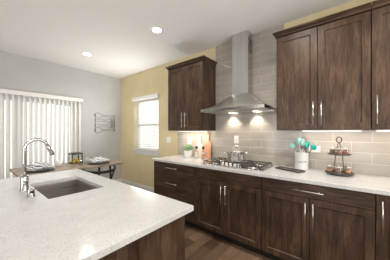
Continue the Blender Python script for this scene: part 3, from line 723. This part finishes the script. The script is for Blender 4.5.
for da, m, lab in ((-1.15, 'choc', 'left glass jar of dark treats on the upper tier of the stand'), (0.05, 'frost', 'middle glass jar of pink treats on the upper tier of the stand'), (1.2, 'frost', 'right glass jar of pink treats on the upper tier of the stand')):
    jar(toc + da, .057, UT + .0065, lab, m, 'treat jars on the upper tier', True)
for da, m, lab in ((-1.1, 'pastry', 'left glass jar of baked treats on the lower tier of the stand'), (-.05, 'choc', 'middle glass jar of brown treats on the lower tier of the stand'), (1.1, 'pastry', 'right glass jar of orange-brown treats on the lower tier of the stand')):
    jar(toc + da, .078, LT + .0075, lab, m, 'treat jars on the lower tier', False)

# ------------------------------------------------------------------ dining corner
TZ = .76; TX0, TX1, TY0, TY1 = -4.20, -3.395, .475, 1.985
dt = thing('dining_table', 'weathered wooden dining table in front of the vertical blinds', 'table', ((TX0 + TX1) / 2, (TY0 + TY1) / 2, 0))
obj('tabletop', box(NB(), TX0, TX1, TY0, TY1, TZ - .035, TZ), 'tabletop', dt, bev=.004)
for y in (TY0 + .18, TY1 - .18):
    bm = NB()
    for s in (-1, 1):
        xm = (TX0 + TX1) / 2
        tube(bm, [(xm + s * .30, y, 0.0), (xm + s * .22, y, TZ - .055)], .02, 8)
    box(bm, TX0 + .1, TX1 - .1, y - .02, y + .02, TZ - .06, TZ - .0355)
    obj('leg', bm, 'blackmetal', dt)
obj('stretcher', box(NB(), -3.815, -3.785, TY0 + .2, TY1 - .2, TZ - .075, TZ - .0605), 'blackmetal', dt)
def chair(x, y, rz, label):
    t = thing('dining_chair', label, 'chair', (x, y, 0), rz, 'black dining chairs')     # local: back at +x, faces -x
    bm = NB(); R = []
    for z, s in ((.435, .92), (.445, 1), (.462, 1), (.468, .96)):
        R.append([bm.verts.new((.215 * s * math.copysign(abs(math.cos(a)) ** .6, math.cos(a)), .22 * s * math.copysign(abs(math.sin(a)) ** .6, math.sin(a)), z)) for a in [k * 2 * PI / 24 for k in range(24)]])
    for a, b in zip(R, R[1:]):
        for i in range(24): bm.faces.new((a[i], a[(i + 1) % 24], b[(i + 1) % 24], b[i])).smooth = True
    bm.faces.new(R[0]); bm.faces.new(R[-1]); obj('seat', bm, 'blackmetal', t, local=True)
    for sx_ in (-1, 1):
        for sy_ in (-1, 1): obj('leg', tube(NB(), [(sx_ * .16, sy_ * .16, .437), (sx_ * .225, sy_ * .21, 0.0)], [.014, .011], 8), 'blackmetal', t, local=True)
    def rail(a): return Vector((.02 + .25 * math.cos(a), .262 * math.sin(a), .735 - .038 * math.cos(a)))
    aa = [math.radians(-88 + k * 11) for k in range(17)]
    bm = NB(); R = []
    for a in aa:
        p = rail(a); o_ = Vector((math.cos(a), math.sin(a), 0))
        R.append([bm.verts.new(p + o_ * dx + Vector((0, 0, dz))) for dx, dz in ((-.010, -.022), (.010, -.022), (.012, .022), (-.008, .022))])
    for a, b in zip(R, R[1:]):
        for i in range(4): bm.faces.new((a[i], a[(i + 1) % 4], b[(i + 1) % 4], b[i]))
    bm.faces.new(R[0]); bm.faces.new(R[-1]); obj('back_rail', bm, 'blackmetal', t, bev=.004, local=True)
    for d_ in (-80, -52, -38, 38, 52, 80):
        a = math.radians(d_); p = rail(a); q = Vector((.175 * math.cos(a) * .9, .195 * math.sin(a), .455))
        obj('spindle', tube(NB(), [q, p - Vector((0, 0, .015))], .009 if abs(d_) > 70 else .0065, 8), 'blackmetal', t, local=True)
chair(-3.33, 1.475, 0, 'black low-backed dining chair tucked under the near side of the table')
# place settings
def setting(x, y, side):
    pm = thing('placemat', f'charcoal placemat under the {side} place setting on the table', 'placemat', (x, y, TZ), group='charcoal placemats')
    obj('mat', lathe(NB(), (x, y, TZ), [(0, .0005), (.185, .0005), (.187, .003), (.18, .0045), (0, .0045)], 36), 'placemat', pm)
    obj('hem', lathe(NB(), (x, y, TZ + .0005), [(.182, 0), (.192, 0), (.192, .005), (.182, .005)], 36), 'placemat', pm)
    p = thing('plate', f'grey dinner plate of the {side} place setting on the table', 'plate', (x, y, TZ + .005), group='dinner plates')
    obj('dish', lathe(NB(), (x, y, TZ + .0056), [(0, 0), (.08, 0), (.125, .014), (.135, .018), (.134, .021), (.12, .018), (.078, .005), (0, .005)], 36), 'ceramic_grey', p)
    b = thing('bowl', f'white bowl on the plate of the {side} place setting', 'bowl', (x, y, TZ + .012), group='white bowls')
    obj('body', lathe(NB(), (x, y, TZ + .0112), [(0, 0), (.035, 0), (.06, .012), (.074, .036), (.071, .037), (.057, .016), (0, .006)], 32), 'ceramic', b)
    return x, y
def napkin(x, y, z, label, s=1.0, seed=1):
    rnd = random.Random(seed); bm = NB(); n = 14; G = []
    ph = [rnd.uniform(0, 6) for _ in range(6)]
    for i in range(n + 1):
        row = []
        for j in range(n + 1):
            u, v = i / n * 2 - 1, j / n * 2 - 1; rr = max(abs(u), abs(v))
            h = .072 * (1 - rr ** 2) + .016 * math.sin(5 * u + ph[0] + 2 * v) * (1 - rr * .6) + .012 * math.sin(7 * v + ph[1] - 3 * u) * (1 - rr * .6)
            row.append(bm.verts.new((x + u * .115 * s + .012 * math.sin(6 * v + ph[2]), y + v * .155 * s + .012 * math.sin(6 * u + ph[3]), z + .006 + max(0, h) * s)))
        G.append(row)
    for i in range(n):
        for j in range(n): bm.faces.new((G[i][j], G[i + 1][j], G[i + 1][j + 1], G[i][j + 1])).smooth = True
    o = obj('napkin', bm, 'clothblue', origin=(x, y, z)); sm = o.modifiers.new('thickness', 'SOLIDIFY'); sm.thickness = .004
    return tag(o, label, 'napkin', 'striped cloth napkins')
setting(-3.63, .74, 'left'); setting(-3.63, 1.62, 'right')
napkin(-3.63, .74, TZ + .043, 'rumpled striped napkin heaped on the left place setting by the faucet', 1.0, 3)
napkin(-3.63, 1.62, TZ + .043, 'rumpled striped napkin heaped on the right place setting of the table', 1.0, 8)
def tumbler(x, y, label, r=.036, h=.10):
    t = thing('tumbler', label, 'glass', (x, y, TZ), group='clear tumblers')
    obj('wall', lathe(NB(), (x, y, TZ + .0008), [(0, 0), (r * .85, 0), (r * .9, .004), (r, h), (r - .003, h), (r * .86, .010), (0, .009)], 24), 'thinglass', t)
    obj('water', lathe(NB(), (x, y, TZ + .011), [(0, 0), (r * .80, 0), (r * .88, h * .5), (0, h * .5)], 20), 'thinglass', t)
mg = thing('cup', 'white cup with a handle just right of the left place setting', 'cup', (-3.88, 1.06, TZ))
obj('body', lathe(NB(), (-3.88, 1.06, TZ + .0005), [(0, 0), (.034, 0), (.042, .008), (.046, .09), (.042, .09), (.038, .012), (0, .010)], 28), 'ceramic', mg)
obj('handle', tube(NB(), [(-3.88 + dx_, 1.06 + dy_, TZ + .047 + dz_) for dx_, dy_, dz_ in ((0, .043, .026), (0, .066, .024), (0, .075, .0), (0, .064, -.022), (0, .041, -.028))], .005, 8), 'ceramic', mg)
tumbler(-3.70, 1.33, 'clear tumbler on the table in front of the lemon box')
tumbler(-3.98, 1.80, 'clear tumbler on the table behind the right place setting')
tag(obj('napkin', box(NB(), -4.12, -3.97, .86, 1.04, TZ + .0008, TZ + .012), 'ceramic', origin=(-4.045, .95, TZ), bev=.003), 'flat folded white napkin on the far side of the table', 'napkin')
lx0, ly0 = -3.98, 1.345
lb = thing('lemon_box', 'glass box with dark wooden rims holding lemons at the table centre', 'box', (lx0, ly0, TZ))
def frame(z0, z1, h):
    bm = NB(); a = .095; b = .09; t = .014
    box(bm, lx0 - a, lx0 + a, ly0 - b, ly0 - b + t, z0, z1); box(bm, lx0 - a, lx0 + a, ly0 + b - t, ly0 + b, z0, z1)
    box(bm, lx0 - a, lx0 - a + t, ly0 - b + t, ly0 + b - t, z0, z1); box(bm, lx0 + a - t, lx0 + a, ly0 - b + t, ly0 + b - t, z0, z1); return bm
bm = frame(TZ + .0008, TZ + .02, 0); box(bm, lx0 - .081, lx0 + .081, ly0 - .076, ly0 + .076, TZ + .002, TZ + .008); obj('base', bm, 'boxwood', lb)
obj('rim', frame(TZ + .170, TZ + .198, 0), 'boxwood', lb)
for s in (-1, 1):
    for q in (-1, 1): obj('post', box(NB(), lx0 + s * .088 - .007, lx0 + s * .088 + .007, ly0 + q * .083 - .007, ly0 + q * .083 + .007, TZ + .02, TZ + .17), 'boxwood', lb)
bm = NB()
for s in (-1, 1):
    box(bm, lx0 + s * .086 - .001, lx0 + s * .086 + .001, ly0 - .075, ly0 + .075, TZ + .0205, TZ + .1695); box(bm, lx0 - .080, lx0 + .080, ly0 + s * .081 - .001, ly0 + s * .081 + .001, TZ + .0205, TZ + .1695)
obj('glass', bm, 'thinglass', lb)
for i, (dx, dy, dz, lab) in enumerate(((.045, -.037, .036, 'left lemon in the front row of the glass box'), (.045, .037, .036, 'right lemon in the front row of the glass box'), (-.04, -.035, .036, 'left lemon in the back row of the glass box'), (-.04, .037, .036, 'right lemon in the back row of the glass box'), (.0, .0, .078, 'lemon resting on top of the others in the glass box'))):
    o = obj('lemon', blob(NB(), (lx0 + dx, ly0 + dy, TZ + dz), .028, 1, 1.2, 1), 'lemon', origin=(lx0 + dx, ly0 + dy, TZ + dz)); tag(o, lab, 'lemon', 'lemons in the glass box')
for x, y, lab in ((-3.88, 1.50, 'grey-blue jar with a cork right of the lemon box'),):
    t = thing('cork_jar', lab, 'jar', (x, y, TZ))
    obj('body', lathe(NB(), (x, y, TZ + .0005), [(0, 0), (.04, 0), (.046, .01), (.046, .075), (.03, .095), (.03, .105), (0, .105)], 24), 'ceramic_grey', t)
    obj('cork', lathe(NB(), (x, y, TZ + .1055), [(0, 0), (.024, 0), (.027, .02), (0, .022)], 16), 'utensil_wood', t)

# ------------------------------------------------------------------ wire wall art
wa = thing('wall_art', 'wire wall art of spoons and forks on the grey wall', 'wall art', (XL, 2.195, 1.57))
wx = XL + .012
def wire(name, pts, closed=False): return obj(name, tube(NB(), [(wx, y, z) for y, z in pts], .0042, 6, closed), 'wire', wa)
A0, A1 = 1.945, 2.445
def spoon(z):
    p = []
    for k in range(21):
        a = math.radians(22 + k * (316 / 20)); p.append((A0 + .085 + .085 * math.cos(a) * -1 * -1, z + .062 * math.sin(a)))
    p = [(y_, z_) for y_, z_ in p]
    p += [(A0 + .24, z - .014), (A1 - .06, z - .026), (A1 - .012, z - .022), (A1, z), (A1 - .012, z + .022), (A1 - .06, z + .026), (A0 + .24, z + .014)]
    wire('spoon_outline', p, True)
def fork(z):
    p = [(A1 - .01, z + .05), (A1 - .10, z + .05), (A1 - .17, z + .035), (A1 - .23, z + .014), (A0 + .07, z + .024), (A0 + .015, z + .022), (A0, z), (A0 + .015, z - .022), (A0 + .07, z - .024), (A1 - .23, z - .014), (A1 - .17, z - .035), (A1 - .10, z - .05), (A1 - .01, z - .05)]
    p += [(A1 - .005, z - .04), (A1 - .012, z - .028), (A1 - .11, z - .026), (A1 - .115, z - .018), (A1 - .11, z - .010), (A1 - .012, z - .010), (A1 - .004, z), (A1 - .012, z + .010), (A1 - .11, z + .010), (A1 - .115, z + .018), (A1 - .11, z + .026), (A1 - .012, z + .028), (A1 - .005, z + .04)]
    wire('fork_outline', p, True)
spoon(1.745); fork(1.63); fork(1.51); spoon(1.395)
wire('upright_wire', [(A0 + .02, 1.36), (A0 + .02, 1.78)]); wire('upright_wire', [(A1 - .02, 1.36), (A1 - .02, 1.78)])
bm = NB()
for y in (A0 + .02, A1 - .02):
    for z in (1.40, 1.74): tube(bm, [(XL, y, z), (wx, y, z)], .004, 6)
obj('wall_pin', bm, 'bronze', wa)
